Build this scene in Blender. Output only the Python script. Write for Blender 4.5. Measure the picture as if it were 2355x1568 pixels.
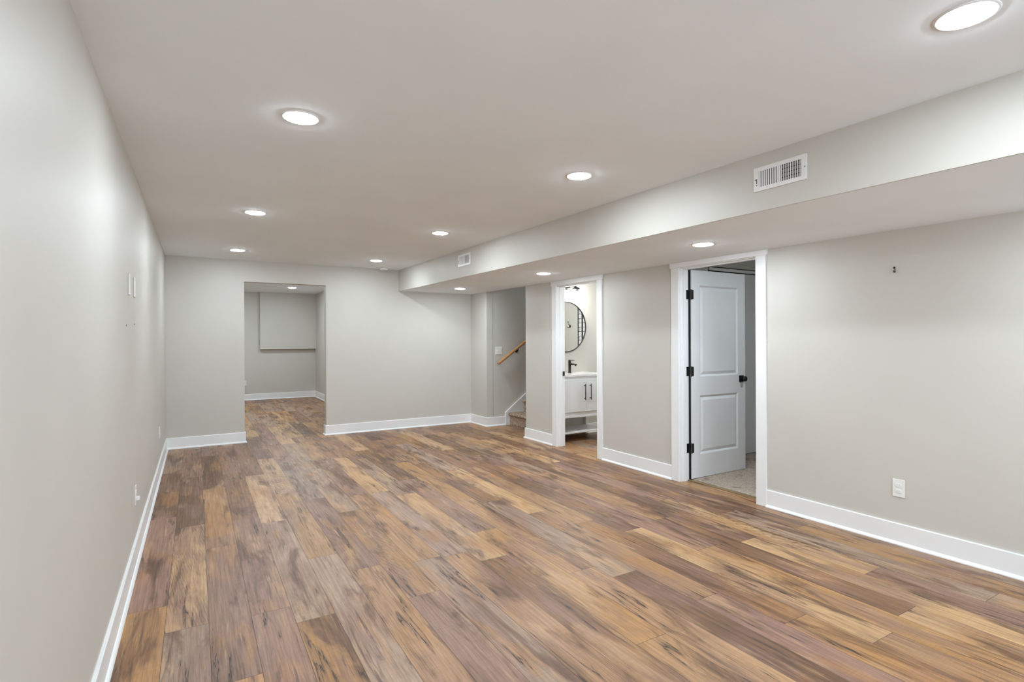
import bpy, bmesh, math, random
from mathutils import Vector, Matrix
random.seed(7)
sc = bpy.context.scene
COL = sc.collection
for o in list(bpy.data.objects):
    bpy.data.objects.remove(o)

# ------------------------------------------------------------------ camera, world, exposure
CAM_X, CAM_H, YAW, ROLL = 0.3287, 1.365, 0.5327, 0.004
F_PX = 1233.6
cam = bpy.data.cameras.new('camera')
cam.sensor_fit = 'HORIZONTAL'; cam.sensor_width = 36.0
cam.lens = F_PX * 36.0 / 2355.0
cam.shift_y = -2.9 / 2355.0
cam.clip_start = 0.05; cam.clip_end = 60
cam_o = bpy.data.objects.new('camera', cam); COL.objects.link(cam_o)
cam_o.matrix_world = (Matrix.Translation((CAM_X, 0, CAM_H)) @ Matrix.Rotation(-YAW, 4, 'Z')
                      @ Matrix.Rotation(math.pi / 2, 4, 'X') @ Matrix.Rotation(-ROLL, 4, 'Z'))
sc.camera = cam_o
SKY_E = 7.5
w = bpy.data.worlds.new('world'); sc.world = w; w.use_nodes = True
w.node_tree.nodes['Background'].inputs[0].default_value = (0.78, 0.90, 1.03, 1)   # overcast daylight, enters by the added rear window
w.node_tree.nodes['Background'].inputs[1].default_value = SKY_E
vs = sc.view_settings
vs.view_transform = 'Standard'; vs.look = 'None'; vs.gamma = 1.0; vs.use_curve_mapping = False
vs.exposure = 0.13
LENS_E = 250.0          # emission of the ceiling light lenses
try:
    sc.cycles.max_bounces = 14; sc.cycles.diffuse_bounces = 10; sc.cycles.sample_clamp_indirect = 6
    sc.cycles.caustics_reflective = False
except Exception:
    pass

# ------------------------------------------------------------------ helpers
def lin(r, g, b):
    f = lambda c: (c / 255 / 12.92) if c / 255 <= 0.04045 else ((c / 255 + 0.055) / 1.055) ** 2.4
    return (f(r), f(g), f(b), 1)

class NT:
    """small node-graph writer"""
    def __init__(s, name):
        s.m = bpy.data.materials.new(name); s.m.use_nodes = True
        s.t = s.m.node_tree; s.b = s.t.nodes['Principled BSDF']
    def n(s, typ, **kw):
        nd = s.t.nodes.new(typ)
        for k, v in kw.items():
            if k.startswith('i_'):
                key = k[2:]
                nd.inputs[int(key) if key.isdigit() else key.replace('_', ' ')].default_value = v
            else:
                setattr(nd, k, v)
        return nd
    def l(s, a, ao, b, bi):
        s.t.links.new(a.outputs[ao], b.inputs[bi])
    def math(s, op, a, b=None, c=None, clamp=False):
        nd = s.t.nodes.new('ShaderNodeMath'); nd.operation = op; nd.use_clamp = clamp
        for i, x in enumerate((a, b, c)):
            if x is None: continue
            if isinstance(x, (int, float)): nd.inputs[i].default_value = x
            else: s.t.links.new(x, nd.inputs[i])
        return nd.outputs[0]
    def mix(s, fac, a, b, mode='MIX'):
        nd = s.t.nodes.new('ShaderNodeMix'); nd.data_type = 'RGBA'; nd.blend_type = mode
        for i, x in ((0, fac), (6, a), (7, b)):
            if isinstance(x, (int, float, tuple)): nd.inputs[i].default_value = x
            else: s.t.links.new(x, nd.inputs[i])
        return nd.outputs[2]
    def ramp(s, v, lo, hi, a=0.0, b=1.0):
        nd = s.t.nodes.new('ShaderNodeMapRange'); nd.interpolation_type = 'SMOOTHSTEP'
        s.t.links.new(v, nd.inputs[0])
        for i, x in enumerate((lo, hi, a, b)): nd.inputs[i + 1].default_value = x
        return nd.outputs[0]
    def scale(s, vec, sx, sy, sz=1.0, off=(0, 0, 0)):
        nd = s.n('ShaderNodeMapping'); nd.inputs['Scale'].default_value = (sx, sy, sz)
        nd.inputs['Location'].default_value = off
        s.t.links.new(vec, nd.inputs['Vector']); return nd.outputs[0]
    def noise(s, vec, scale=1.0, detail=2.0, rough=0.5, dist=0.0):
        nd = s.n('ShaderNodeTexNoise')
        nd.inputs['Scale'].default_value = scale; nd.inputs['Detail'].default_value = detail
        nd.inputs['Roughness'].default_value = rough; nd.inputs['Distortion'].default_value = dist
        s.t.links.new(vec, nd.inputs['Vector']); return nd.outputs[0]
    def bump(s, h, strength, dist=0.01):
        nd = s.n('ShaderNodeBump'); nd.inputs['Strength'].default_value = strength
        nd.inputs['Distance'].default_value = dist
        s.t.links.new(h, nd.inputs['Height']); s.t.links.new(nd.outputs[0], s.b.inputs['Normal'])
    def base(s, c):
        if isinstance(c, tuple): s.b.inputs['Base Color'].default_value = c
        else: s.t.links.new(c, s.b.inputs['Base Color'])
    def rough(s, r):
        if isinstance(r, (int, float)): s.b.inputs['Roughness'].default_value = r
        else: s.t.links.new(r, s.b.inputs['Roughness'])

def paint(name, col, rough=0.5, spec=0.4, tex=0.05, sc_=260.0, var=0.015):
    g = NT(name); tc = g.n('ShaderNodeTexCoord')
    nz = g.noise(tc.outputs['Object'], sc_, 3, 0.6)
    big = g.noise(tc.outputs['Object'], 1.7, 2, 0.5)
    k = g.ramp(big, 0.3, 0.7, 1 - var, 1 + var)
    rgb = g.n('ShaderNodeRGB'); rgb.outputs[0].default_value = col
    vm = g.n('ShaderNodeVectorMath', operation='SCALE')
    g.t.links.new(rgb.outputs[0], vm.inputs[0]); g.t.links.new(k, vm.inputs['Scale'])
    g.base(vm.outputs[0]); g.rough(rough)
    g.b.inputs['Specular IOR Level'].default_value = spec
    if tex: g.bump(nz, tex, 0.002)
    return g.m

def plain(name, col, rough=0.4, metal=0.0, spec=0.5):
    g = NT(name); tc = g.n('ShaderNodeTexCoord')
    nz = g.noise(tc.outputs['Object'], 90, 2, 0.5)
    g.base(g.mix(g.ramp(nz, 0.35, 0.65, 0.0, 0.08), col, (0.5 * col[0], 0.5 * col[1], 0.5 * col[2], 1)))
    g.rough(rough); g.b.inputs['Metallic'].default_value = metal
    g.b.inputs['Specular IOR Level'].default_value = spec
    return g.m

def glow(name, col, e):
    g = NT(name); g.base((0.9, 0.9, 0.9, 1)); g.rough(0.5)
    g.b.inputs['Emission Color'].default_value = col
    g.b.inputs['Emission Strength'].default_value = e
    return g.m

M = {}
M['wall'] = paint('wall_paint', (0.568, 0.550, 0.500, 1), 0.50, 0.45, 0.06)
M['ceil'] = paint('ceiling_paint', (0.87, 0.925, 0.955, 1), 0.95, 0.05, 0.03)
M['trim'] = paint('trim_paint', (0.82, 0.83, 0.83, 1), 0.32, 0.5, 0.0)
M['door'] = paint('door_paint', (0.74, 0.75, 0.75, 1), 0.30, 0.5, 0.04, 500)
M['plate'] = paint('plate_plastic', (0.80, 0.80, 0.78, 1), 0.3, 0.5, 0.0)
M['ring'] = paint('matte_light_trim', (0.82, 0.83, 0.83, 1), 0.95, 0.0, 0.0)
M['vent'] = paint('vent_enamel', (0.80, 0.80, 0.79, 1), 0.35, 0.5, 0.0)
M['vanity'] = paint('vanity_lacquer', (0.80, 0.81, 0.82, 1), 0.3, 0.5, 0.0)
M['stone'] = paint('white_countertop', (0.86, 0.86, 0.85, 1), 0.15, 0.5, 0.0)
M['black'] = plain('matte_black_metal', (0.012, 0.012, 0.012, 1), 0.42, 0.3)
M['dark'] = plain('cavity_shade', (0.02, 0.02, 0.02, 1), 0.8)  # near-black, paints the shade inside slots and ducts
M['gap'] = plain('gap_shade', (0.004, 0.004, 0.004, 1), 0.9)  # near-black, paints the shade in door gaps
M['grey'] = plain('grey_metal', (0.22, 0.22, 0.23, 1), 0.45, 0.3)
M['brass'] = plain('brass_strip', (0.36, 0.26, 0.12, 1), 0.4, 0.6)
M['lens'] = glow('light_lens', (0.875, 0.975, 1.065, 1), LENS_E)
M['shade'] = glow('vanity_light_shade', (1.0, 0.95, 0.88, 1), 75.0)

def wood_rail():
    g = NT('oak_handrail'); tc = g.n('ShaderNodeTexCoord')
    v = g.scale(tc.outputs['Object'], 3, 60, 60)
    nz = g.noise(v, 1.0, 4, 0.6)
    g.base(g.mix(g.ramp(nz, 0.35, 0.65), lin(176, 122, 74), lin(202, 152, 104))); g.rough(0.35)
    return g.m
M['oak'] = wood_rail()

def carpet(name, a, b, c, s=55):
    g = NT(name); tc = g.n('ShaderNodeTexCoord')
    n1 = g.noise(tc.outputs['Object'], s, 4, 0.7); n2 = g.noise(tc.outputs['Object'], 5, 4, 0.65)
    n3 = g.noise(tc.outputs['Object'], 300, 2, 0.6)
    col = g.mix(g.ramp(n1, 0.38, 0.62), a, b)
    col = g.mix(g.ramp(n2, 0.52, 0.66, 0, 0.7), col, c)
    g.base(col); g.rough(0.95); g.b.inputs['Specular IOR Level'].default_value = 0.1
    g.bump(g.math('ADD', n3, n1), 0.6, 0.01)
    return g.m
M['carpet'] = carpet('bedroom_carpet', lin(196, 182, 166), lin(168, 152, 138), lin(138, 122, 108))
M['stair_carpet'] = carpet('stair_carpet', lin(206, 188, 168), lin(128, 106, 90), lin(168, 148, 128), 42)

def vinyl():
    g = NT('rustic_vinyl_planks')
    uv = g.n('ShaderNodeUVMap', uv_map='grain').outputs[0]
    pl = g.n('ShaderNodeUVMap', uv_map='plank').outputs[0]
    pc = g.n('ShaderNodeAttribute', attribute_name='tone'); pcol = pc.outputs['Color']
    pk = g.n('ShaderNodeAttribute', attribute_name='figure'); fig = pk.outputs['Fac']
    # broad blotches of mauve, gold and grey-brown inside each plank
    b1 = g.noise(g.scale(uv, 4.5, 1.5), 1.0, 3, 0.55, 0.5)
    b2 = g.noise(g.scale(uv, 5.5, 1.6, 1, (31, 7, 0)), 1.0, 3, 0.55, 0.4)
    b3 = g.noise(g.scale(uv, 6.5, 1.3, 1, (3, 57, 0)), 1.0, 5, 0.62, 0.6)
    b4 = g.noise(g.scale(uv, 6.0, 1.4, 1, (63, 27, 0)), 1.0, 4, 0.6, 0.4)
    c = g.mix(g.ramp(b1, 0.46, 0.62, 0, 0.62), pcol, lin(150, 122, 114))
    c = g.mix(g.ramp(b2, 0.50, 0.66, 0, 0.52), c, lin(184, 140, 86))
    c = g.mix(g.ramp(b4, 0.54, 0.70, 0, 0.60), c, lin(202, 172, 136))
    c = g.mix(g.ramp(b3, 0.50, 0.66, 0, 0.85), c, lin(104, 76, 56))
    # long grain
    gr = g.noise(g.scale(uv, 80, 2.4), 1.0, 6, 0.68, 0.3)
    k1 = g.ramp(gr, 0.30, 0.70, 0.78, 1.18)
    fine = g.noise(g.scale(uv, 420, 9), 1.0, 2, 0.6)
    k2 = g.ramp(fine, 0.3, 0.7, 0.90, 1.10)
    saw = g.noise(g.scale(uv, 6, 230), 1.0, 2, 0.6)
    k3 = g.ramp(saw, 0.35, 0.65, 0.95, 1.05)
    # cathedral figure on some planks
    wv = g.n('ShaderNodeTexWave', wave_type='RINGS', rings_direction='SPHERICAL')
    wv.inputs['Scale'].default_value = 9.0; wv.inputs['Distortion'].default_value = 6.0
    wv.inputs['Detail'].default_value = 2.5; wv.inputs['Detail Scale'].default_value = 1.2
    g.t.links.new(g.scale(uv, 3.6, 0.42), wv.inputs['Vector'])
    fm = g.math('MULTIPLY', fig, g.ramp(g.noise(g.scale(uv, 5, 1.3, 1, (9, 9, 0)), 1.0, 2), 0.46, 0.6))
    k4 = g.math('SUBTRACT', 1.0, g.math('MULTIPLY', fm, g.ramp(wv.outputs[1], 0.0, 0.40, 0.36, 0.0)))
    k = g.math('MULTIPLY', g.math('MULTIPLY', k1, k2), g.math('MULTIPLY', k3, k4))
    sv = g.n('ShaderNodeVectorMath', operation='SCALE')
    g.t.links.new(c, sv.inputs[0]); g.t.links.new(k, sv.inputs['Scale'])
    c = sv.outputs[0]
    # weathered zones: pale bare fibres beside dark ones
    wz = g.ramp(g.noise(g.scale(uv, 9, 1.0, 1, (88, 51, 0)), 1.0, 3, 0.55), 0.54, 0.66)
    st = g.noise(g.scale(uv, 38, 2.6, 1, (77, 3, 0)), 1.0, 5, 0.62, 0.7)
    c = g.mix(g.math('MULTIPLY', wz, g.ramp(st, 0.52, 0.64, 0, 0.65)), c, lin(208, 182, 150))
    ds = g.noise(g.scale(uv, 30, 1.6, 1, (5, 91, 0)), 1.0, 6, 0.65, 0.8)
    c = g.mix(g.math('MULTIPLY', wz, g.ramp(ds, 0.50, 0.62, 0, 0.75)), c, lin(92, 68, 58))
    c = g.mix(g.ramp(ds, 0.66, 0.74, 0, 0.45), c, lin(92, 68, 54))
    # drying cracks along the grain
    cn = g.noise(g.scale(uv, 15.0, 0.75, 1, (13, 17, 0)), 1.0, 6, 0.55, 0.15)
    d = g.math('ABSOLUTE', g.math('SUBTRACT', cn, 0.5))
    crack = g.math('SUBTRACT', 1.0, g.ramp(d, 0.003, 0.011))
    cm = g.ramp(g.noise(g.scale(uv, 9, 1.6, 1, (41, 23, 0)), 1.0, 2), 0.55, 0.62)
    halo = g.math('MULTIPLY', g.math('SUBTRACT', 1.0, g.ramp(d, 0.01, 0.06)), cm)
    crack = g.math('MULTIPLY', crack, cm)
    c = g.mix(g.math('MULTIPLY', halo, 0.40), c, lin(92, 70, 58))
    c = g.mix(g.math('MULTIPLY', crack, 0.90), c, lin(34, 24, 19))
    c = g.mix(1.0, c, (0.80, 0.70, 0.605, 1), 'MULTIPLY')
    # joints: plank uv holds metres from the plank's own corner, attribute size in the tone alpha
    sep = g.n('ShaderNodeSeparateXYZ'); g.t.links.new(pl, sep.inputs[0])
    du = g.math('MINIMUM', sep.outputs[0], g.math('SUBTRACT', PW, sep.outputs[0]))
    dv = g.math('MINIMUM', sep.outputs[1], g.math('SUBTRACT', PL, sep.outputs[1]))
    seam = g.math('SUBTRACT', 1.0, g.ramp(g.math('MINIMUM', du, dv), 0.0006, 0.0022))
    c = g.mix(g.math('MULTIPLY', seam, 0.75), c, lin(58, 40, 30))
    g.base(c)
    rg = g.ramp(gr, 0.3, 0.7, 0.46, 0.36)
    g.rough(rg); g.b.inputs['Specular IOR Level'].default_value = 0.42
    hgt = g.math('SUBTRACT', g.math('ADD', g.math('MULTIPLY', gr, 0.5), g.math('MULTIPLY', saw, 0.2)),
                 g.math('ADD', seam, g.math('MULTIPLY', crack, 1.4)))
    g.bump(hgt, 0.22, 0.002)
    return g.m
PW, PL = 0.1823, 1.63
M['floor'] = vinyl()

def tile():
    g = NT('white_subway_tile'); tc = g.n('ShaderNodeTexCoord')
    br = g.n('ShaderNodeTexBrick', offset=0.5)
    br.inputs['Color1'].default_value = (0.86, 0.87, 0.87, 1); br.inputs['Color2'].default_value = (0.80, 0.81, 0.82, 1)
    br.inputs['Mortar'].default_value = (0.012, 0.012, 0.014, 1)
    br.inputs['Scale'].default_value = 1.0; br.inputs['Mortar Size'].default_value = 0.0035
    br.inputs['Brick Width'].default_value = 0.15; br.inputs['Row Height'].default_value = 0.075
    sp = g.n('ShaderNodeSeparateXYZ'); g.t.links.new(tc.outputs['Object'], sp.inputs[0])
    cb = g.n('ShaderNodeCombineXYZ'); g.t.links.new(sp.outputs[1], cb.inputs[0]); g.t.links.new(sp.outputs[2], cb.inputs[1])
    g.t.links.new(cb.outputs[0], br.inputs['Vector'])
    g.base(br.outputs[0]); g.rough(0.2)
    return g.m
M['tile'] = tile()

def mirror():
    g = NT('mirror_glass'); g.base((0.88, 0.89, 0.89, 1)); g.rough(0.01)
    g.b.inputs['Metallic'].default_value = 1.0
    return g.m
M['mirror'] = mirror()
def glass():
    g = NT('window_glass'); t = g.n('ShaderNodeBsdfTransparent'); gl = g.n('ShaderNodeBsdfGlossy'); gl.inputs['Roughness'].default_value = 0.02
    mx = g.n('ShaderNodeMixShader'); mx.inputs[0].default_value = 0.06
    g.l(t, 0, mx, 1); g.l(gl, 0, mx, 2); g.t.links.new(mx.outputs[0], g.t.nodes['Material Output'].inputs[0])
    return g.m
M['glass'] = glass()

# mesh building ----------------------------------------------------
class MB:
    def __init__(s): s.v = []; s.f = []; s.mi = []; s.sm = []
    def quad8(s, P, mi=0):
        """P: 8 corners ordered (x0y0z0,x1y0z0,x1y1z0,x0y1z0, then z1)"""
        b = len(s.v); s.v += [tuple(p) for p in P]
        for q in ((0, 3, 2, 1), (4, 5, 6, 7), (0, 1, 5, 4), (1, 2, 6, 5), (2, 3, 7, 6), (3, 0, 4, 7)):
            s.f.append([b + i for i in q]); s.mi.append(mi); s.sm.append(False)
        return s
    def box(s, x0, x1, y0, y1, z0, z1, mi=0):
        x0, x1 = sorted((x0, x1)); y0, y1 = sorted((y0, y1)); z0, z1 = sorted((z0, z1))
        return s.quad8([(x0, y0, z0), (x1, y0, z0), (x1, y1, z0), (x0, y1, z0),
                        (x0, y0, z1), (x1, y0, z1), (x1, y1, z1), (x0, y1, z1)], mi)
    def prism(s, poly, axis, a0, a1, mi=0, smooth=False):
        """extrude a 2-D polygon (counter-clockwise) along an axis; poly in the two other axes, in cyclic order"""
        def P(u, v, a): return {'x': (a, u, v), 'y': (v, a, u), 'z': (u, v, a)}[axis]
        b = len(s.v); n = len(poly)
        s.v += [P(u, v, a0) for u, v in poly] + [P(u, v, a1) for u, v in poly]
        s.f.append([b + i for i in range(n)][::-1]); s.f.append([b + n + i for i in range(n)])
        s.mi += [mi, mi]; s.sm += [False, False]
        for i in range(n):
            j = (i + 1) % n
            s.f.append([b + i, b + j, b + n + j, b + n + i]); s.mi.append(mi); s.sm.append(smooth)
        return s
    def lathe(s, prof, centre, axis='z', seg=40, mi=0):
        """profile [(r, h)] turned round an axis through centre; closed with caps where r == 0"""
        b = len(s.v); cx, cy, cz = centre; n = len(prof)
        for i in range(seg):
            t = 2 * math.pi * i / seg; c, sn = math.cos(t), math.sin(t)
            for r, h in prof:
                p = {'z': (r * c, r * sn, h), 'y': (r * sn, h, r * c), 'x': (h, r * c, r * sn)}[axis]
                s.v.append((cx + p[0], cy + p[1], cz + p[2]))
        for i in range(seg):
            j = (i + 1) % seg
            for k in range(n - 1):
                s.f.append([b + i * n + k, b + j * n + k, b + j * n + k + 1, b + i * n + k + 1])
                s.mi.append(mi); s.sm.append(True)
        return s
    def tube(s, pts, r, seg=14, mi=0):
        pts = [Vector(p) for p in pts]; b = len(s.v); n = len(pts)
        for i, p in enumerate(pts):
            d = (pts[min(i + 1, n - 1)] - pts[max(i - 1, 0)]).normalized()
            a = d.orthogonal().normalized() if abs(d.z) > 0.95 else d.cross(Vector((0, 0, 1))).normalized()
            e = d.cross(a)
            for k in range(seg):
                t = 2 * math.pi * k / seg
                s.v.append(tuple(p + r * (math.cos(t) * a + math.sin(t) * e)))
        for i in range(n - 1):
            for k in range(seg):
                k2 = (k + 1) % seg
                s.f.append([b + i * seg + k, b + i * seg + k2, b + (i + 1) * seg + k2, b + (i + 1) * seg + k])
                s.mi.append(mi); s.sm.append(True)
        s.f.append([b + k for k in range(seg)][::-1]); s.f.append([b + (n - 1) * seg + k for k in range(seg)])
        s.mi += [mi, mi]; s.sm += [False, False]
        return s
    def build(s, name, mats, parent=None, bevel=0.0, seg=2):
        me = bpy.data.meshes.new(name); me.from_pydata(s.v, [], s.f); me.update()
        bm = bmesh.new(); bm.from_mesh(me)
        bmesh.ops.remove_doubles(bm, verts=bm.verts, dist=1e-6)
        bmesh.ops.dissolve_degenerate(bm, edges=bm.edges, dist=1e-6)
        bmesh.ops.recalc_face_normals(bm, faces=bm.faces); 
        bm.to_mesh(me); bm.free()
        mats = mats if isinstance(mats, (list, tuple)) else [mats]
        for m in mats: me.materials.append(m)
        if len(me.polygons) == len(s.mi):
            me.polygons.foreach_set('material_index', s.mi); me.polygons.foreach_set('use_smooth', s.sm)
        else:
            me.polygons.foreach_set('use_smooth', [False] * len(me.polygons))
        o = bpy.data.objects.new(name, me); COL.objects.link(o)
        if parent: o.parent = parent
        if bevel:
            md = o.modifiers.new('edge', 'BEVEL'); md.width = bevel; md.segments = seg
            md.limit_method = 'ANGLE'; md.angle_limit = math.radians(40)
        return o

def tag(o, label, cat, group=None, kind=None):
    o['label'] = label; o['category'] = cat
    if group: o['group'] = group
    if kind: o['kind'] = kind
    return o
def struct(o, label, cat): return tag(o, label, cat, None, 'structure')
def empty(name, loc=(0, 0, 0), rz=0.0):
    o = bpy.data.objects.new(name, None); COL.objects.link(o)
    o.location = loc; o.rotation_euler = (0, 0, rz); o.empty_display_size = 0.05
    return o
def copy_tree(o, parent=None):
    c = o.copy(); COL.objects.link(c); c.parent = parent
    for ch in list(o.children): copy_tree(ch, c)
    return c

# ------------------------------------------------------------------ room geometry (metres)
YB = 8.025                         # back wall; x = 0 is the left wall
Y0 = -3.0                          # wall behind the camera
H0, XS0, ZS0, XR0 = 2.444, 3.028, 2.121, 4.267
ceil_z = lambda y: H0 + 0.0067 * (y - YB)        # slopes here and below are fitted to image coordinates of the edges
sof_z = lambda y: ZS0 + 0.0058 * (y - YB)
xs = lambda y: XS0 - 0.0063 * (y - YB)
xr = lambda y: XR0 - 0.0115 * (y - YB)
WT = 0.115                          # partition thickness
YST = 7.477                         # stair wall
YS2 = 6.337                         # near side of the stairwell
YBW = 6.20                          # back wall of the bathroom
A_R = -math.pi / 2 + 0.0115         # facing angle of things on the right wall
A_S = -math.pi / 2 + 0.0063
A_L = math.pi / 2
FAR_Y = 13.70; FAR_X = 2.84; FAR_Z = 2.49
OX0, OX1, OZ = 0.890, 1.947, 2.160  # opening in the back wall
D1Y0, D1Y1, D1Z = 2.800, 3.600, 2.040   # bedroom doorway
D2Y0, D2Y1, D2Z = 4.810, 5.590, 2.040   # bathroom doorway

def rbox(mb, y0, y1, n0, n1, z0, z1, mi=0):
    """box following the right wall: n = distance behind the wall face"""
    X = lambda y, n: xr(y) + n
    zf = (lambda y: z1) if not callable(z1) else z1
    return mb.quad8([(X(y0, n0), y0, z0), (X(y0, n1), y0, z0), (X(y1, n1), y1, z0), (X(y1, n0), y1, z0),
                     (X(y0, n0), y0, zf(y0)), (X(y0, n1), y0, zf(y0)), (X(y1, n1), y1, zf(y1)), (X(y1, n0), y1, zf(y1))], mi)

# ------------------------------------------------------------------ floor
TONES = {'L': (204, 174, 136), 'T': (182, 149, 114), 'G': (184, 147, 102), 'M': (158, 130, 116),
         'Y': (174, 155, 140), 'D': (120, 94, 72), 'B': (146, 114, 86)}
JOINT = {0: 3.29, 1: 2.982, 2: 4.05, 3: 4.585, 4: 4.395, 5: 3.535, 6: 3.223, 7: 2.724, 8: 4.78, 9: 3.13, 10: 2.95,
         11: 1.784, 12: 2.53, 13: 2.36, 14: 1.925, 15: 1.552, 16: 1.25, 17: 2.378, 18: 1.311, 19: 2.33, 20: 1.64, 21: 1.15}
TSEQ = {0: {3.29: 'M', 4.92: 'D', 1.66: 'G'}, 1: {2.98: 'L', 4.61: 'D', 1.35: 'Y'}, 2: {2.42: 'M', 4.05: 'G', 5.68: 'D', 7.31: 'M'},
        3: {2.95: 'M', 4.58: 'B', 6.21: 'M', 1.32: 'M'}, 4: {2.76: 'Y', 4.39: 'L', 6.02: 'B', 1.13: 'G'},
        5: {3.53: 'T', 5.16: 'L', 1.90: 'Y'}, 6: {3.22: 'M', 4.85: 'Y', 1.59: 'T'}, 7: {2.72: 'T', 4.35: 'Y', 5.98: 'Y', 1.09: 'M'},
        8: {3.15: 'T', 4.78: 'M', 1.52: 'Y'}, 9: {3.13: 'Y', 4.76: 'L', 1.50: 'T'}, 10: {2.95: 'L', 4.58: 'Y', 1.32: 'B'},
        11: {1.78: 'G', 3.41: 'M', 5.04: 'D'}, 12: {2.53: 'T', 4.16: 'G', .9: 'T'}, 13: {2.36: 'Y', 3.99: 'B', .73: 'D'},
        14: {1.92: 'T', 3.55: 'L', .29: 'M'}, 15: {1.55: 'B', 3.18: 'T'}, 16: {1.25: 'L', 2.88: 'D'}, 17: {.75: 'G', 2.38: 'M'},
        18: {1.31: 'B', 2.94: 'T'}, 19: {.70: 'L', 2.33: 'D'}, 20: {1.64: 'L', 3.27: 'M'}, 21: {1.15: 'Y', 2.78: 'B'}}
def make_floor():
    rnd = random.Random(21)
    V = []; Fc = []; UG = []; UP = []; TC = []; FG = []
    k = 0; xa, xb, ya, yb = 0.0, 7.7, Y0, 13.85
    while True:
        cx0 = 0.197 + PW * (k - 1); cx1 = cx0 + PW
        if cx0 >= xb: break
        j = JOINT.get(k, rnd.uniform(0, PL))
        while j > ya: j -= PL
        y = j
        while y < yb:
            t = None
            for yy, name in TSEQ.get(k, {}).items():
                if abs(yy - y) < 0.25: t = name
            if t is None: t = rnd.choice('TTTMMYYLGBBD')
            r, g, b = TONES[t]; q = rnd.uniform(0.95, 1.05)
            tone = lin(min(255, r * q), min(255, g * q), min(255, b * q * rnd.uniform(0.97, 1.03)))
            fig = {'L': 1.0, 'T': 0.6}.get(t, 0.25)
            ou, ov = rnd.uniform(0, 40), rnd.uniform(0, 60)
            x0, x1 = max(cx0, xa), min(cx1, xb); y0, y1 = max(y, ya), min(y + PL, yb)
            bi = len(V); V += [(x0, y0, 0), (x1, y0, 0), (x1, y1, 0), (x0, y1, 0)]
            Fc.append((bi, bi + 1, bi + 2, bi + 3))
            for (px, py) in ((x0, y0), (x1, y0), (x1, y1), (x0, y1)):
                UG.append((px - cx0 + ou, py - y + ov)); UP.append((px - cx0, py - y)); TC.append(tone); FG.append(fig)
            y += PL
        k += 1
    # underside
    bi = len(V); V += [(xa, ya, -0.05), (xa, yb, -0.05), (xb, yb, -0.05), (xb, ya, -0.05)]
    Fc.append((bi, bi + 1, bi + 2, bi + 3))
    for _ in range(4): UG.append((0, 0)); UP.append((0.05, 0.5)); TC.append((0.2, 0.2, 0.2, 1)); FG.append(0)
    me = bpy.data.meshes.new('floor'); me.from_pydata(V, [], Fc); me.update()
    u1 = me.uv_layers.new(name='grain'); u2 = me.uv_layers.new(name='plank')
    u1.data.foreach_set('uv', [c for p in UG for c in p]); u2.data.foreach_set('uv', [c for p in UP for c in p])
    a = me.attributes.new('tone', 'FLOAT_COLOR', 'CORNER'); a.data.foreach_set('color', [c for p in TC for c in p])
    f = me.attributes.new('figure', 'FLOAT', 'CORNER'); f.data.foreach_set('value', FG)
    me.materials.append(M['floor'])
    o = bpy.data.objects.new('floor', me); COL.objects.link(o)
    return struct(o, 'brown, mauve and golden rustic wood plank floor', 'floor')
make_floor()

# ------------------------------------------------------------------ walls and ceilings
mb = MB().box(-0.12, 0, Y0, FAR_Y + 0.12, -0.05, 2.75)
struct(mb.build('wall_left', M['wall']), 'long greige left wall with two small plates high up', 'wall')
mb = MB().box(0, OX0, YB, YB + 0.12, 0, 2.75).box(OX1, 4.40, YB, YB + 0.12, 0, 2.75).box(OX0, OX1, YB, YB + 0.12, OZ, 2.75)
struct(mb.build('wall_back', M['wall']), 'greige end wall with a plain cased-less opening', 'wall')
WX0, WX1, WZ1 = 0.55, 3.75, 2.05          # unseen glass door added behind the photographer to let daylight in
mb = MB().box(-0.12, WX0, Y0 - 0.12, Y0, -0.05, 2.75).box(WX1, 7.8, Y0 - 0.12, Y0, -0.05, 2.75).box(WX0, WX1, Y0 - 0.12, Y0, WZ1, 2.75)
struct(mb.build('wall_rear', M['wall']), 'greige wall closing the room behind the photographer', 'wall')
win = empty('window_added_1', ((WX0 + WX1) / 2, Y0 - 0.06, 0)); struct(win, 'added unseen sliding glass door letting daylight in behind the photographer', 'window')
hw_ = (WX1 - WX0) / 2
MB().box(-hw_, -hw_ + .05, -.05, .05, 0, WZ1).box(hw_ - .05, hw_, -.05, .05, 0, WZ1).box(-hw_, hw_, -.05, .05, WZ1 - .05, WZ1).box(-hw_, hw_, -.05, .05, 0, .04).box(-.04, .04, -.04, .04, .04, WZ1 - .05).build('frame', M['trim'], win)
MB().box(-hw_ + .05, -.04, -.004, .004, .04, WZ1 - .05).build('pane', M['glass'], win)
MB().box(.04, hw_ - .05, -.004, .004, .04, WZ1 - .05).build('pane', M['glass'], win)
pl_ = bpy.data.lights.new('added_window_portal', 'AREA'); pl_.shape = 'RECTANGLE'; pl_.size = WX1 - WX0; pl_.size_y = WZ1  # sampling portal for the added glass door
pl_.cycles.is_portal = True
po_ = bpy.data.objects.new('added_window_portal', pl_); COL.objects.link(po_)
po_.location = ((WX0 + WX1) / 2, Y0 - 0.14, WZ1 / 2); po_.rotation_euler = (math.pi / 2, 0, 0)
mb = MB()
rbox(mb, Y0, D1Y0 - 0.02, 0, WT, 0, 2.6); rbox(mb, D1Y0 - 0.02, D1Y1 + 0.02, 0, WT, D1Z + 0.02, 2.6)
rbox(mb, D1Y1 + 0.02, D2Y0 - 0.02, 0, WT, 0, 2.6); rbox(mb, D2Y0 - 0.02, D2Y1 + 0.02, 0, WT, D2Z + 0.02, 2.6)
rbox(mb, D2Y1 + 0.02, YS2, 0, WT, 0, 2.6); rbox(mb, YS2, YST, 0, WT, sof_z(YST) + 0.003, 3.3)
rbox(mb, YST, YB, 0, WT, 0, 2.6)
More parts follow.
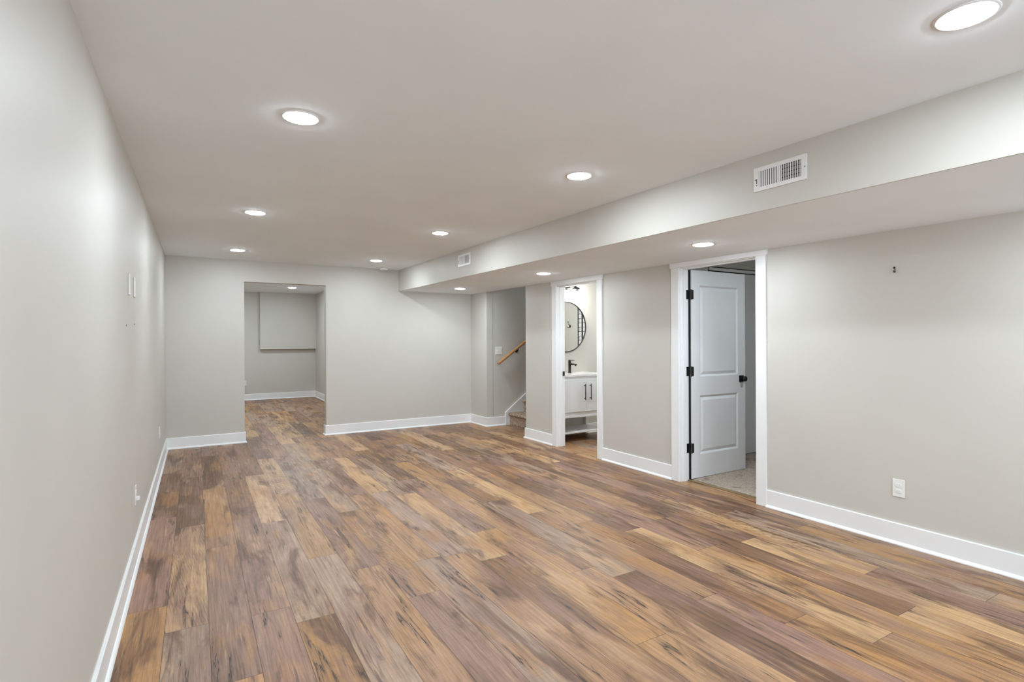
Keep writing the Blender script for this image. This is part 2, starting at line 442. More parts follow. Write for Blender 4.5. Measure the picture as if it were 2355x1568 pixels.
struct(mb.build('wall_right', M['wall']), 'greige right wall holding the two white door frames', 'wall')
# stairwell
mb = MB().box(4.385, 7.9, YST, YST + 0.12, 0, 3.9)
struct(mb.build('wall_stair', M['wall']), 'shaded greige wall beside the stairs with the handrail', 'wall')
mb = MB().box(xr(YS2) + WT, 7.9, YBW, YS2, 0, 3.9).box(7.78, 7.9, YS2, YST, 0, 3.9)
struct(mb.build('wall_bathroom_back', M['wall']), 'wall behind the bathroom vanity and round mirror', 'wall')
mb = MB().box(4.2, 7.9, YBW - 0.02, YST + 0.12, 3.9, 3.98)
struct(mb.build('ceiling_stair', M['ceil']), 'ceiling high over the stairs', 'ceiling')
# main ceiling (sloped by the image fit), soffit face and soffit underside
def slab(x0, x1, y0, y1, zf, th=0.08):
    X0 = x0 if callable(x0) else (lambda y: x0); X1 = x1 if callable(x1) else (lambda y: x1)
    return MB().quad8([(X0(y0), y0, zf(y0)), (X1(y0), y0, zf(y0)), (X1(y1), y1, zf(y1)), (X0(y1), y1, zf(y1)),
                       (X0(y0), y0, zf(y0) + th), (X1(y0), y0, zf(y0) + th), (X1(y1), y1, zf(y1) + th), (X0(y1), y1, zf(y1) + th)])
struct(slab(0, lambda y: xs(y) + 0.1, Y0, YB, ceil_z).build('ceiling', M['ceil']), 'large flat white ceiling with round lights', 'ceiling')
struct(slab(lambda y: xs(y) + 0.012, lambda y: xr(y) + 0.0, Y0, YB, sof_z, 0.06).build('ceiling_soffit', M['ceil']),
       'white underside of the dropped soffit along the right', 'ceiling')
mb = MB(); z0 = lambda y: sof_z(y) - 0.002; z1 = lambda y: ceil_z(y) + 0.02
mb.quad8([(xs(Y0), Y0, z0(Y0)), (xs(Y0) + .012, Y0, z0(Y0)), (xs(YB) + .012, YB, z0(YB)), (xs(YB), YB, z0(YB)),
          (xs(Y0), Y0, z1(Y0)), (xs(Y0) + .012, Y0, z1(Y0)), (xs(YB) + .012, YB, z1(YB)), (xs(YB), YB, z1(YB))])
struct(mb.build('wall_soffit', M['wall']), 'greige vertical face of the long dropped soffit', 'wall')
# room beyond the opening
mb = MB().box(0, FAR_X + 0.12, FAR_Y, FAR_Y + 0.12, -0.05, 2.75)
struct(mb.build('wall_far', M['wall']), 'far wall of the room seen through the opening', 'wall')
mb = MB().box(FAR_X, FAR_X + 0.12, YB + 0.12, FAR_Y, -0.05, 2.75)
struct(mb.build('wall_far_right', M['wall']), 'right wall of the room seen through the opening', 'wall')
mb = MB().box(1.605, FAR_X, FAR_Y - 0.11, FAR_Y, 1.170, FAR_Z)
struct(mb.build('trim_1', M['wall'], bevel=0.004), 'greige boxed-out panel on the upper far wall', 'wall panel')
mb = MB().box(0, FAR_X, YB + 0.12, FAR_Y, FAR_Z, FAR_Z + 0.08)
struct(mb.build('ceiling_far', M['ceil']), 'white ceiling of the room seen through the opening', 'ceiling')
# bathroom: a low ceiling, front wall, far wall with tile
BX1 = 6.02; BYF = 4.62
mb = MB().box(4.40, BX1, BYF, YBW, 2.36, 2.42)
struct(mb.build('ceiling_bathroom', M['ceil']), 'white bathroom ceiling', 'ceiling')
mb = MB().box(4.42, 7.9, BYF - 0.12, BYF, 0, 2.6)
struct(mb.build('wall_bathroom_front', M['wall']), 'wall between the bathroom and the bedroom closet', 'wall')
mb = MB().box(BX1, BX1 + 0.10, BYF, YBW, 0, 2.6)
struct(mb.build('wall_bathroom_side', M['wall']), 'bathroom side wall, seen only in the mirror', 'wall')
mb = MB().box(BX1 - 0.012, BX1, 5.00, YBW, 0, 2.36)
struct(mb.build('wall_tile', M['tile']), 'white subway tile with black grout reflected in the mirror', 'tile')
mb = MB().box(BX1 - 0.02, BX1 - 0.0, 4.982, 5.00, 0, 2.30).box(BX1 - 0.022, BX1 - 0.012, 5.092, 5.118, 0, 2.30)
struct(mb.build('trim_2', M['black']), 'black metal edging of the reflected shower tile', 'trim')
# bedroom
mb = MB().box(4.42, 7.8, 0.3, 0.42, 0, 2.6).box(7.68, 7.8, 0.42, BYF - 0.12, 0, 2.6)
struct(mb.build('wall_bedroom', M['wall']), 'bedroom walls outside the view', 'wall')
mb = MB().box(4.40, 7.8, 0.3, BYF - 0.12, 2.44, 2.5)
struct(mb.build('ceiling_bedroom', M['ceil']), 'bedroom ceiling', 'ceiling')
mb = MB().box(4.43, 7.68, 4.0, 4.09, 2.172, 2.44).box(4.43, 5.20, 4.0, 4.09, 0, 2.172)
struct(mb.build('wall_closet', M['wall']), 'grey wall over the closet behind the open bedroom door', 'wall')
mb = MB()
mb.box(xr(3.2) + 0.135, 7.68, 0.42, 4.5, 0.0, 0.014)
struct(mb.build('floor_bedroom', M['carpet']), 'beige mottled carpet beyond the open bedroom door', 'carpet')

# ------------------------------------------------------------------ baseboards with shoe moulding
BH, BT, SH_ = 0.140, 0.014, 0.014
PROF = [(0, 0), (BT + SH_, 0), (BT + SH_, 0.006), (BT + SH_ - 0.004, 0.013), (BT + 0.004, 0.019), (BT, 0.021),
        (BT, BH - 0.004), (BT - 0.003, BH), (0, BH)]
def base_run(name, path, label, ends=True):
    """sweep the profile along the wall line; the room lies to the right of the walking direction"""
    P = [Vector(p) for p in path]; n = len(P); mbb = MB(); rows = []
    for i in range(n):
        d0 = (P[i] - P[i - 1]).normalized() if i else (P[1] - P[0]).normalized()
        d1 = (P[i + 1] - P[i]).normalized() if i < n - 1 else d0
        n0 = Vector((d0.y, -d0.x)); n1 = Vector((d1.y, -d1.x))
        m = (n0 + n1); m = m / max(1e-6, m.dot(n0))
        rows.append([(P[i].x + m.x * a, P[i].y + m.y * a, z) for a, z in PROF])
    k = len(PROF); mbb.v = [p for r in rows for p in r]
    for i in range(n - 1):
        for q in range(k):
            q2 = (q + 1) % k
            mbb.f.append([i * k + q, (i + 1) * k + q, (i + 1) * k + q2, i * k + q2])
    mbb.f.append(list(range(k))); mbb.f.append([(n - 1) * k + q for q in range(k)][::-1])
    mbb.mi = [0] * len(mbb.f); mbb.sm = [False] * len(mbb.f)
    return struct(mbb.build(name, M['trim']), label, 'baseboard')
base_run('baseboard_left', [(0, Y0), (0, YB), (OX0, YB), (OX0, YB + 0.12)], 'white baseboard along the left wall and round its far corner')
base_run('baseboard_back', [(OX1, YB + 0.12), (OX1, YB), (XR0, YB), (xr(YST), YST), (4.600, YST)], 'white baseboard along the end wall, from opening to stairs')
base_run('baseboard_right', [(xr(YS2) + WT, YS2), (xr(YS2), YS2), (xr(D2Y1 + .095), D2Y1 + .095)], 'short white baseboard between stairs and bathroom door')
base_run('baseboard_middle', [(xr(D2Y0 - .095), D2Y0 - .095), (xr(D1Y1 + .095), D1Y1 + .095)], 'white baseboard between the two door frames')
base_run('baseboard_front', [(xr(D1Y0 - .095), D1Y0 - .095), (xr(Y0), Y0)], 'long white baseboard under the right wall outlet')
base_run('baseboard_far', [(0, FAR_Y), (FAR_X, FAR_Y), (FAR_X, YB + 0.12)], 'white baseboard of the room beyond the opening')
base_run('baseboard_bathroom', [(5.24, YBW), (BX1 - 0.012, YBW)], 'white bathroom baseboard beside the vanity')

# ------------------------------------------------------------------ door frames
def door_frame(root, y0, y1, zt, head_over=0.012):
    """casing and jamb in world coordinates under root (root sits at the origin of the wall line)"""
    cw, ct = 0.092, 0.018; rv = 0.006
    o = root.location
    def shift(m): m.v = [(v[0] - o.x, v[1] - o.y, v[2] - o.z) for v in m.v]; return m
    ztop = zt + rv
    for (a, b) in ((y0 - rv - cw, y0 - rv), (y1 + rv, y1 + rv + cw)):
        m = MB(); rbox(m, a, b, -ct, 0, 0.0, ztop); shift(m).build('side_casing', M['trim'], root, 0.0025)
    m = MB(); rbox(m, y0 - rv - cw - head_over, y1 + rv + cw + head_over, -ct - 0.005, 0, ztop, lambda y: sof_z(y) - 0.001)
    shift(m).build('head_casing', M['trim'], root, 0.0025)
    m = MB()
    rbox(m, y0 - 0.02, y0, -0.001, WT + 0.001, 0, zt + 0.02); rbox(m, y1, y1 + 0.02, -0.001, WT + 0.001, 0, zt + 0.02)
    rbox(m, y0, y1, -0.001, WT + 0.001, zt, zt + 0.02)
    # stops
    rbox(m, y0, y0 + 0.011, 0.035, 0.072, 0, zt); rbox(m, y1 - 0.011, y1, 0.035, 0.072, 0, zt)
    rbox(m, y0, y1, 0.035, 0.072, zt - 0.011, zt)
    shift(m).build('jamb', M['trim'], root, 0.0015)

d2 = empty('door_2', (xr(5.2), 5.2, 0)); struct(d2, 'white trimmed bathroom doorway showing vanity and round mirror', 'doorway')
door_frame(d2, D2Y0, D2Y1, D2Z)
m = MB(); rbox(m, D2Y1 - 0.0125, D2Y1 - 0.010, 0.074, 0.104, 0.90, 0.958)
m.v = [(v[0] - d2.location.x, v[1] - d2.location.y, v[2]) for v in m.v]
m.build('strike_plate', M['black'], d2)

d1 = empty('door_1', (xr(3.2), 3.2, 0)); struct(d1, 'open white two-panel bedroom door with black knob in white frame', 'door')
door_frame(d1, D1Y0, D1Y1, D1Z)
def loc1(mm):
    mm.v = [(v[0] - d1.location.x, v[1] - d1.location.y, v[2]) for v in mm.v]; return mm
# leaf, opened 90 degrees into the bedroom: local x along the leaf, face towards -y
LX0 = xr(3.56) + 0.125; LW, LH, LT = 0.803, 2.014, 0.035; LZ = 0.018; LY = 3.573
def panel_leaf():
    mm = MB()
    st, top, mid, bot = 0.115, 0.115, 0.185, 0.225
    pz = [(LZ + bot, LZ + 0.795), (LZ + 0.795 + mid, LZ + LH - top - 0.03)]
    xa, xb = LX0 + st, LX0 + LW - st
    # stiles and rails as one frame with recessed moulded panels
    mm.box(LX0, xa, LY, LY + LT, LZ, LZ + LH); mm.box(xb, LX0 + LW, LY, LY + LT, LZ, LZ + LH)
    mm.box(xa, xb, LY, LY + LT, LZ, pz[0][0]); mm.box(xa, xb, LY, LY + LT, pz[0][1], pz[1][0]); mm.box(xa, xb, LY, LY + LT, pz[1][1], LZ + LH)
    return mm, pz, xa, xb
mm, pz, xa, xb = panel_leaf()
leaf = loc1(mm).build('leaf', M['door'], d1)
def moulded(z0, z1, sgn):
    """sunk moulding and raised field on one face of the leaf"""
    yf = LY if sgn < 0 else LY + LT
    mm = MB(); rings = [(0.0, 0.0), (0.004, 0.003), (0.016, 0.012), (0.020, 0.0125), (0.044, 0.004), (0.048, 0.003)]
    idx = []
    for e, dpt in rings:
        b = len(mm.v); yy = yf - sgn * dpt
        mm.v += [(xa + e, yy, z0 + e), (xb - e, yy, z0 + e), (xb - e, yy, z1 - e), (xa + e, yy, z1 - e)]; idx.append(b)
    for a, b in zip(idx, idx[1:]):
        for q in range(4):
            q2 = (q + 1) % 4
            mm.f.append([a + q, a + q2, b + q2, b + q])
    mm.f.append([idx[-1] + q for q in range(4)])
    mm.mi = [0] * len(mm.f); mm.sm = [False] * len(mm.f)
    return mm
for z0, z1 in pz:
    a = moulded(z0, z1, -1); b = moulded(z0, z1, 1); off = len(a.v)
    a.v += b.v; a.f += [[i + off for i in f] for f in b.f]; a.mi += b.mi; a.sm += b.sm
    a = loc1(a)
    lo = a.build('panel', M['door'], leaf); 
# knob
kz, kx = 0.955, LX0 + LW - 0.065
mm = MB().box(kx - 0.033, kx + 0.033, LY - 0.008, LY, kz - 0.033, kz + 0.033)
mm.lathe([(0.0, -0.062), (0.018, -0.061), (0.026, -0.055), (0.028, -0.047), (0.026, -0.038), (0.014, -0.030), (0.011, -0.024), (0.011, -0.004)], (kx, LY, kz), 'y', 28)
mm.box(kx - 0.033, kx + 0.033, LY + LT, LY + LT + 0.008, kz - 0.033, kz + 0.033)
mm.lathe([(0.011, LT + 0.004), (0.011, LT + 0.024), (0.014, LT + 0.030), (0.026, LT + 0.038), (0.028, LT + 0.047), (0.018, LT + 0.061), (0.0, LT + 0.062)], (kx, LY, kz), 'y', 28)
k = loc1(mm).build('knob', M['black'], leaf); k['label'] = 'matte black square-rose door knob'
for hz in (0.312, 1.052, 1.793):
    mm = MB().box(LX0 - 0.001, LX0 + 0.028, LY - 0.0025, LY - 0.0005, hz - 0.045, hz + 0.045)
    mm.lathe([(0, -0.05), (0.006, -0.049), (0.006, 0.049), (0, 0.05)], (LX0 - 0.006, LY - 0.004, hz), 'z', 14)
    rbox(mm, D1Y1 - 0.0025, D1Y1 - 0.0002, 0.082, 0.114, hz - 0.045, hz + 0.045)
    h_ = loc1(mm).build('hinge', M['black'], d1, 0.001); h_['label'] = 'black door hinge'
# black filler painting the shade in the gap between leaf and jamb
mm = MB().box(LX0 - 0.012, LX0 - 0.002, LY + 0.010, LY + LT + 0.012, LZ, LZ + LH)
loc1(mm).build('joint_shade', M['gap'], d1)
mm = MB(); rbox(mm, D1Y0, D1Y1, 0.100, 0.136, 0.0, 0.009)
ts = mm.build('threshold_strip', M['brass'], None, 0.003); tag(ts, 'narrow brass strip between plank floor and bedroom carpet', 'threshold')

# closet doors behind
cl = empty('closet_door', (5.25, 4.02, 0)); tag(cl, 'plain white sliding closet door behind the open bedroom door', 'closet door')
MB().box(0, 1.15, 0, 0.035, 0.02, 2.118).build('slab', M['door'], cl, 0.002)
MB().box(-0.02, 2.40, -0.012, 0.0, 2.128, 2.162).build('track', M['vent'], cl)
MB().box(1.10, 2.30, 0.04, 0.070, 0.02, 2.118).build('slab', M['door'], cl, 0.002)
MB().box(-0.04, 2.42, 0.075, 0.08, 0.0, 2.17).build('shade_backing', M['gap'], cl)  # black sheet painting the dark inside the closet

# ------------------------------------------------------------------ recessed lights
LIGHTS = [
    # x, y, plane, label
    (0.755, 2.661, 'c', 'largest round recessed light in the left ceiling row'),
    (0.755, 4.886, 'c', 'second light along the left ceiling row, counted from the largest'),
    (0.759, 7.112, 'c', 'last light of the left ceiling row, nearest the end wall'),
    (2.452, 0.737, 'c', 'big bright recessed light in the top right corner of the photo'),
    (2.438, 2.726, 'c', 'recessed light near the middle of the ceiling, beside the soffit'),
    (2.415, 4.928, 'c', 'ceiling light between the middle one and the one by the smoke detector'),
    (2.424, 7.147, 'c', 'small recessed ceiling light just before the smoke detector'),
    (3.681, 2.796, 's', 'soffit light right in front of the bedroom door'),
    (3.673, 4.974, 's', 'soffit light before the bathroom door frame'),
    (3.662, 7.146, 's', 'soffit light farthest back, by the stair corner'),
    (2.097, 12.185, 'f', 'recessed light in the room beyond the opening'),
    (0.755, 0.480, 'c', 'left row ceiling light above the photographer, outside the photo'),
    (3.690, 0.600, 's', 'soffit light beside the photographer, outside the photo'),
    (0.755, 12.185, 'f', 'light of the far room hidden by the end wall'),
    (2.097, 9.900, 'f', 'added far room light above the opening, hidden by the end wall'),  # unseen lamp, added to lift the far room's brightness
    (1.430, 10.800, 'f', 'added middle light of the far room, hidden by the end wall'),  # added to make the far wall brighter
    (5.350, 5.150, 't', 'bathroom ceiling light hidden above the door frame'),
    (5.000, 2.350, 'b', 'added bedroom ceiling light out of sight past the door frame'),  # added and placed to brighten the open door leaf
    (0.755, 9.900, 'f', 'added nearer light of the far room hidden by the end wall'),  # extra unseen lamp, added so the far room is lighter
]
rl = empty('recessed_light')
MB().lathe([(0.073, -0.0040), (0.078, -0.0044), (0.084, -0.0036), (0.086, 0.0005), (0.073, 0.0005), (0.073, -0.0040)], (0, 0, 0), 'z', 48).build('trim_ring', M['ring'], rl)
MB().lathe([(0.0, -0.0098), (0.03, -0.0095), (0.055, -0.0083), (0.068, -0.0062), (0.0725, -0.0042), (0.0725, -0.001), (0.0, -0.001)], (0, 0, 0), 'z', 48).build('lens', M['lens'], rl)
for i, (x, y, p, lab) in enumerate(LIGHTS):
    o = rl if i == 0 else copy_tree(rl)
    o.location = (x, y, {'c': ceil_z(y), 's': sof_z(y), 'f': FAR_Z, 'b': 2.44, 't': 2.36}[p])
    tag(o, lab, 'ceiling light', 'round recessed ceiling lights')

# smoke detector
sd = empty('smoke_detector', (2.727, 7.80, ceil_z(7.80))); tag(sd, 'white round smoke detector on ceiling by the end wall', 'smoke detector')
MB().lathe([(0.0, 0.0005), (0.070, 0.0005), (0.070, -0.008), (0.064, -0.012), (0.0, -0.012)], (0, 0, 0), 'z', 40).build('base', M['plate'], sd)
MB().lathe([(0.058, -0.012), (0.058, -0.017), (0.055, -0.017), (0.055, -0.012)], (0, 0, 0), 'z', 40).build('vent_slot', M['dark'], sd)
MB().lathe([(0.062, -0.017), (0.060, -0.033), (0.050, -0.038), (0.0, -0.039), (0.0, -0.017), (0.062, -0.017)], (0, 0, 0), 'z', 40).build('cover', M['plate'], sd)

# ------------------------------------------------------------------ registers on the soffit
def register(loc, rz, W, H, n, label, closed_left):
    r = empty('air_vent', loc, rz); tag(r, label, 'air vent', 'white supply vents on the soffit')
    bx = W * 0.075; bz = H * 0.165; gap = W * 0.035
    wl = (W - 2 * bx - gap) / 2
    xL0, xL1 = -W / 2 + bx + W * 0.03, -W / 2 + bx + wl + W * 0.005
    xR0, xR1 = xL1 + gap, W / 2 - bx - W * 0.02
    z0, z1 = -H / 2 + bz, H / 2 - bz
    f = MB(); T = 0.006
    f.box(-W / 2, W / 2, -T, 0, -H / 2, z0).box(-W / 2, W / 2, -T, 0, z1, H / 2)
    f.box(-W / 2, xL0, -T, 0, z0, z1).box(xR1, W / 2, -T, 0, z0, z1).box(xL1, xR0, -T, 0, z0, z1)
    f.build('faceplate', M['vent'], r)
    MB().box(xL0 - 0.004, xR1 + 0.004, -0.0008, -0.0002, z0 - 0.004, z1 + 0.004).build('duct_shade', M['dark'], r)  # flat dark sheet painting the shade of the duct interior
    for (xa_, xb_, nm, ang) in ((xL0, xL1, 'louvre_bank', 0.62), (xR0, xR1, 'louvre_bank', 0.30)):
        s = MB(); p = (xb_ - xa_) / n
        for i in range(n):
            a = xa_ + p * (i + 0.5)
            hw = p * ang / 2
            s.box(a - hw, a + hw, -0.0055, -0.0040, z0, z1)
        s.build(nm, M['vent'], r)
    d = MB()
    for i in range(4):
        zz = z0 + (z1 - z0) * (i + 0.42) / 4
        d.box(xR0, xR1, -0.0026, -0.0010, zz - (z1 - z0) * 0.098, zz + (z1 - z0) * 0.098)
    d.build('damper', M['grey'], r)
    MB().box(-W / 2 + bx * 0.75, -W / 2 + bx * 0.75 + 0.004, -0.007, -0.0055, -0.035, 0.005).build('lever_slot', M['dark'], r)
    MB().box(-W / 2 + bx * 0.70, -W / 2 + bx * 0.70 + 0.005, -0.018, -0.006, -0.030, -0.024).build('lever', M['vent'], r)
    for sx in (-1, 1):
        MB().lathe([(0, -0.0082), (0.003, -0.0078), (0.004, -0.006)], (sx * (W / 2 - bx * 0.45), 0, 0), 'y', 14).build('screw', M['grey'], r)
    return r
register((xs(1.772) - 0.0005, 1.772, 2.261), A_S, 0.305, 0.133, 9, 'large white vent with two louvre banks on near soffit face', True)
register((xs(5.692) - 0.0005, 5.692, 2.302), A_S, 0.325, 0.138, 9, 'white vent on the soffit face far back, near the end wall', True)

# ------------------------------------------------------------------ outlets, switches, plates
def plate_mb(W=0.072, H=0.117):
    return MB().prism([(-W / 2, -H / 2), (W / 2, -H / 2), (W / 2, H / 2), (-W / 2, H / 2)], 'y', 0, 0) if False else \
        MB().box(-W / 2, W / 2, -0.006, 0, -H / 2, H / 2)
def outlet(loc, rz, label, slots=True):
    r = empty('wall_outlet', loc, rz); tag(r, label, 'outlet', 'white wall outlets')
    plate_mb().build('plate', M['plate'], r, 0.003)
    for s in (-1, 1):
        q = MB(); n = 24; poly = []
        for i in range(n):
            t = 2 * math.pi * i / n
            poly.append((max(-0.0125, min(0.0125, 0.0165 * math.sin(t))) + s * 0.0195, 0.0165 * math.cos(t)))
        q.prism(poly, 'y', -0.0095, -0.005)
        so = q.build('socket', M['plate'], r, 0.0012)
        if slots:
            d = MB()
            for sx in (-1, 1): d.box(sx * 0.006 - 0.0007, sx * 0.006 + 0.0007, -0.0098, -0.0094, s * 0.0195 - 0.001, s * 0.0195 + 0.006)
            d.build('slots', M['grey'], so)
    MB().lathe([(0, -0.0072), (0.002, -0.007), (0.003, -0.0058)], (0, 0, 0), 'y', 12).build('screw', M['plate'], r)
    return r
outlet((xr(1.762) - 0.0005, 1.762, 0.372), A_R, 'white outlet low on the right wall')
lo_ = outlet((0.0005, 4.050, 0.413), A_L, 'nearer white outlet low on the left wall, with a small white cap')
MB().box(-0.012, 0.012, -0.026, -0.009, -0.033, -0.009).build('socket_cap', M['plate'], lo_, 0.003)
outlet((0.0005, 6.617, 0.422), A_L, 'white outlet low on left wall beside the far corner')
outlet((1.290, FAR_Y - 0.0005, 0.395), 0, 'white outlet on the far wall at the left edge of the opening')
def blank(loc, rz, label, dots):
    r = empty('wall_plate', loc, rz); tag(r, label, 'wall plate', 'small plates high on the left wall')
    plate_mb(0.074, 0.122).build('plate', M['plate'], r, 0.003)
    if dots:
        MB().box(-0.017, 0.017, -0.0085, -0.005, -0.033, 0.033).build('insert', M['plate'], r, 0.001)
    for s in (-1, 1):
        MB().lathe([(0, -0.0072), (0.002, -0.007), (0.003, -0.0058)], (0, 0, s * 0.048), 'y', 12).build('screw', M['plate'], r)
blank((0.0005, 3.749, 1.690), A_L, 'nearer of the two white plates high on the left wall', False)
blank((0.0005, 4.049, 1.698), A_L, 'farther of the two white plates high on the left wall', True)
sw = empty('light_switch', (4.489, YST - 0.0005, 1.193), 0); tag(sw, 'double toggle light switch plate above the stair handrail', 'light switch')
plate_mb(0.118, 0.120).build('plate', M['plate'], sw, 0.003)
for s in (-1, 1):
    q = MB().box(s * 0.023 - 0.005, s * 0.023 + 0.005, -0.008, -0.005, -0.012, 0.012)
    q.quad8([(s * .023 - .004, -.018, .004), (s * .023 + .004, -.018, .004), (s * .023 + .004, -.006, -.004), (s * .023 - .004, -.006, -.004),
             (s * .023 - .004, -.017, .010), (s * .023 + .004, -.017, .010), (s * .023 + .004, -.006, .006), (s * .023 - .004, -.006, .006)])
    q.build('toggle', M['plate'], sw)
for (yy, zz, lab) in ((3.60, 1.452, 'nearer tiny dark nail hole in the left wall below the plates'), (4.06, 1.470, 'farther tiny dark nail hole in the left wall below the plates')):
    q = MB().lathe([(0, -0.004), (0.003, -0.0035), (0.0045, -0.001), (0.0045, 0.0)], (0, 0, 0), 'y', 12).build('nail_hole_stud', M['grey'])  # raised dark stud standing in for a nail hole
    q.location = (0.0002, yy, zz); q.rotation_euler = (0, 0, A_L); tag(q, lab, 'screw', 'dark nail holes in the left wall')
# small black hook on the right wall
hk = empty('wall_hook', (xr(1.78) - 0.0005, 1.780, 1.822), A_R); tag(hk, 'tiny black hook high on the bare right wall', 'hook')
MB().box(-0.004, 0.004, -0.003, 0, -0.020, 0.018).build('back_strip', M['grey'], hk, 0.001)
MB().tube([(0, -0.002, 0.012), (0, -0.012, 0.015), (0, -0.017, 0.010), (0.0, -0.014, 0.004)], 0.0038, 10).build('upper_prong', M['black'], hk)
MB().tube([(0, -0.002, -0.014), (0, -0.010, -0.018), (0, -0.017, -0.014), (0, -0.018, -0.007)], 0.0038, 10).build('lower_prong', M['black'], hk)

# ------------------------------------------------------------------ stairs
st = empty('staircase', (4.682, (YS2 + YST) / 2, 0)); struct(st, 'carpeted stairs climbing to the right behind the wall end', 'stairs')
RUN, RISE = 0.264, 0.190; W2 = (YST - YS2) / 2 - 0.02
for i in range(9):
    x0 = RUN * i; zt = RISE * (i + 1) + 0.004; zb = zt - RISE
    prof = [(x0, max(0.0, zb)), (x0 + RUN + 0.06 if i < 8 else x0 + 0.9, max(0.0, zb)), (x0 + RUN + 0.06 if i < 8 else x0 + 0.9, zt), (x0 - 0.012, zt),
            (x0 - 0.024, zt - 0.006), (x0 - 0.031, zt - 0.018), (x0 - 0.030, zt - 0.032), (x0 - 0.020, zt - 0.044), (x0 - 0.004, zt - 0.050), (x0, zt - 0.054)]
    # polygon in (x, z); axis y expects (z, x) pairs in cyclic order
    MB().prism([(z, x) for x, z in prof], 'y', -W2, W2).build('step', M['stair_carpet'], st)
def skirt(name, y, s, label):
    pts = [(4.604, 0.0), (7.0, 0.0), (7.0, 0.195 + (7.0 - 4.604) * 0.745), (4.604, 0.195)]
    m_ = MB().prism([(z, x) for x, z in pts], 'y', y, y + s * 0.016)
    cap = [(4.600, 0.0), (4.618, 0.0), (4.618, 0.190), (7.0, 0.190 + (7.0 - 4.618) * 0.745), (7.0, 0.216 + (7.0 - 4.618) * 0.745), (4.600, 0.203)]
    m_.prism([(z, x) for x, z in cap], 'y', y, y + s * 0.023)
    return struct(m_.build(name, M['trim']), label, 'stair trim')
skirt('trim_3', YST, -1, 'white sloping skirt board along the carpeted stairs')
hr = empty('handrail', (4.44, YST - 0.068, 0.99)); tag(hr, 'round oak handrail sloping up beside the light switch', 'handrail')
sl = 0.676
MB().tube([(0, 0, 0), (0.01, 0, 0.01 * sl), (1.6, 0, 1.6 * sl), (2.6, 0, 2.6 * sl)], 0.022, 20).build('rail', M['oak'], hr)
for bx_ in (0.375, 1.35, 2.3):
    b_ = MB().tube([(bx_, 0.067, bx_ * sl - 0.06), (bx_, 0.030, bx_ * sl - 0.058), (bx_, 0.004, bx_ * sl - 0.042), (bx_, 0, bx_ * sl - 0.020)], 0.007, 12)
    b_.lathe([(0, 0.055), (0.026, 0.056), (0.028, 0.0675), (0, 0.0675)], (bx_, 0, bx_ * sl - 0.06), 'y', 24)
    q = b_.build('bracket', M['black'], hr); q['label'] = 'dark metal handrail bracket'

# ------------------------------------------------------------------ bathroom vanity
VX0, VX1, VYF, VYB = 4.465, 5.230, 5.740, YBW - 0.012
va = empty('vanity_cabinet', ((VX0 + VX1) / 2, (VYF + VYB) / 2, 0)); tag(va, 'white open-shelf bathroom vanity with black bar handles', 'vanity')
ox, oy = va.location.x, va.location.y
def V_(m): m.v = [(v[0] - ox, v[1] - oy, v[2]) for v in m.v]; return m
VT = 0.898
m = MB().box(VX0 - .004, VX1 + .004, VYF - 0.012, VYB + 0.008, VT - 0.030, VT)
V_(m).build('countertop', M['stone'], va, 0.003)
LGW = 0.040
m = MB().box(VX0 + .001, VX1 - .001, VYF + 0.004, VYB, 0.325, VT - 0.030)             # carcass
m.box(VX0, VX1, VYF - 0.002, VYF + 0.006, 0.812, VT - 0.032).box(VX0, VX1, VYF - 0.002, VYF + 0.006, 0.325, 0.392)
m.box(VX0, VX1, VYF - 0.006, VYF + 0.006, VT - 0.046, VT - 0.032).box(VX0, VX1, VYF - 0.006, VYF, 0.325, 0.350)
V_(m).build('body', M['vanity'], va, 0.0015)
for lx in (VX0, VX1 - LGW):
    for ly in (VYF, VYB - LGW):
        V_(MB().box(lx, lx + LGW, ly, ly + LGW, 0.0, 0.324)).build('leg', M['vanity'], va, 0.002)
V_(MB().box(VX0 + .002, VX1 - .002, VYF + 0.002, VYB - 0.002, 0.112, 0.134)).build('shelf', M['vanity'], va, 0.002)
SEAM = 4.872
for (a, b, hx) in ((VX0 + 0.02, SEAM - 0.0015, SEAM - 0.045), (SEAM + 0.0015, VX1 - 0.004, SEAM + 0.052)):
    dm = MB().box(a, b, VYF - 0.016, VYF + 0.002, 0.398, 0.806)
    dr = V_(dm).build('door', M['vanity'], va, 0.0015)
    hm = MB().tube([(hx, VYF - 0.048, 0.552), (hx, VYF - 0.048, 0.768)], 0.0058, 14)
    for zz in (0.576, 0.744): hm.tube([(hx, VYF - 0.015, zz), (hx, VYF - 0.048, zz)], 0.0055, 12)
    hh_ = V_(hm).build('handle', M['black'], dr); hh_['label'] = 'matte black bar pull'
# faucet
fx, fy = 4.845, 6.07
fm = MB().lathe([(0, 0), (0.026, 0.0), (0.026, 0.006), (0.022, 0.010), (0.0195, 0.012), (0.0195, 0.165), (0.018, 0.170), (0, 0.171)], (fx, fy, VT), 'z', 28)
fm.quad8([(fx - .013, fy - .150, VT + .112), (fx + .013, fy - .150, VT + .112), (fx + .013, fy, VT + .110), (fx - .013, fy, VT + .110),
          (fx - .013, fy - .150, VT + .128), (fx + .013, fy - .150, VT + .128), (fx + .013, fy, VT + .138), (fx - .013, fy, VT + .138)])
fm.lathe([(0, -0.012), (0.009, -0.012), (0.009, 0.002)], (fx, fy - .136, VT + .112), 'z', 16)
fo = V_(fm).build('faucet', M['black'], va); fo['label'] = 'matte black single-hole faucet'
lv = MB().quad8([(fx - .008, fy - .105, VT + .176), (fx + .008, fy - .105, VT + .176), (fx + .008, fy + .02, VT + .172), (fx - .008, fy + .02, VT + .172),
                 (fx - .008, fy - .105, VT + .182), (fx + .008, fy - .105, VT + .182), (fx + .010, fy + .02, VT + .182), (fx - .010, fy + .02, VT + .182)])
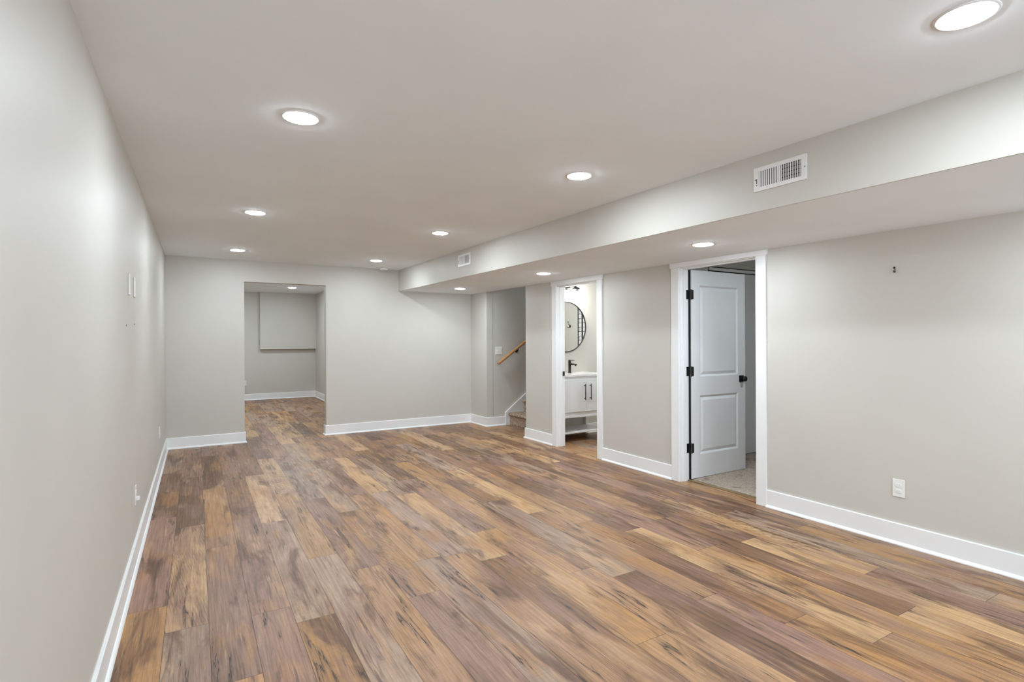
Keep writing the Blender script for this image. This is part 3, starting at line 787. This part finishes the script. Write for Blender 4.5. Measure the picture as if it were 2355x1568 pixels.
V_(lv).build('lever', M['black'], fo)
# mirror
mr = empty('round_mirror', (4.862, YBW, 1.546)); tag(mr, 'round wall mirror with thin black frame above the vanity', 'mirror')
MB().lathe([(0.0, -0.014), (0.352, -0.014)], (0, 0, 0), 'y', 96).build('glass', M['mirror'], mr)
MB().lathe([(0.351, -0.001), (0.351, -0.020), (0.358, -0.022), (0.363, -0.020), (0.363, -0.001), (0.351, -0.001)], (0, 0, 0), 'y', 96).build('frame', M['black'], mr)
# vanity light
vl = empty('vanity_light', (4.862, YBW, 2.106)); tag(vl, 'black bathroom wall light with glowing shades above the mirror', 'wall light')
MB().box(-0.20, 0.075, -0.022, 0, -0.028, 0.028).build('backplate', M['black'], vl, 0.003)
for sx in (-0.242, -0.062, 0.118):
    MB().tube([(max(-0.17, min(sx, 0.05)), -0.02, 0), (sx, -0.075, 0.012), (sx, -0.105, 0.006)], 0.006, 10).build('arm', M['black'], vl)
    MB().lathe([(0.0, 0.022), (0.006, 0.022), (0.007, 0.006), (0.030, 0.0), (0.050, -0.014), (0.056, -0.028), (0.052, -0.028), (0.030, -0.010), (0.0, -0.006)], (sx, -0.105, 0), 'z', 28).build('cap', M['black'], vl)
    MB().lathe([(0.0, -0.012), (0.034, -0.014), (0.036, -0.036), (0.031, -0.038), (0.036, -0.041), (0.031, -0.044), (0.036, -0.047), (0.036, -0.062), (0.0, -0.062)], (sx, -0.105, 0), 'z', 28).build('socket', M['grey'], vl)
    MB().lathe([(0.0, -0.062), (0.036, -0.063), (0.046, -0.075), (0.050, -0.100), (0.048, -0.140), (0.034, -0.160), (0.0, -0.166)], (sx, -0.105, 0), 'z', 28).build('shade', M['shade'], vl)
# robe hook seen in the mirror
rh = empty('robe_hook', (BX1, 4.74, 1.60), -math.pi / 2); tag(rh, 'small black robe hook reflected at the mirror edge', 'hook')
MB().lathe([(0, -0.008), (0.022, -0.007), (0.022, 0)], (0, 0, 0), 'y', 20).build('rose', M['black'], rh)
MB().tube([(0, -0.006, 0.005), (0, -0.03, 0.03), (0, -0.05, 0.06), (0, -0.04, 0.085)], 0.006, 10).build('upper_arm', M['black'], rh)
MB().tube([(0, -0.006, -0.005), (0, -0.03, -0.03), (0, -0.055, -0.02)], 0.006, 10).build('lower_arm', M['black'], rh)
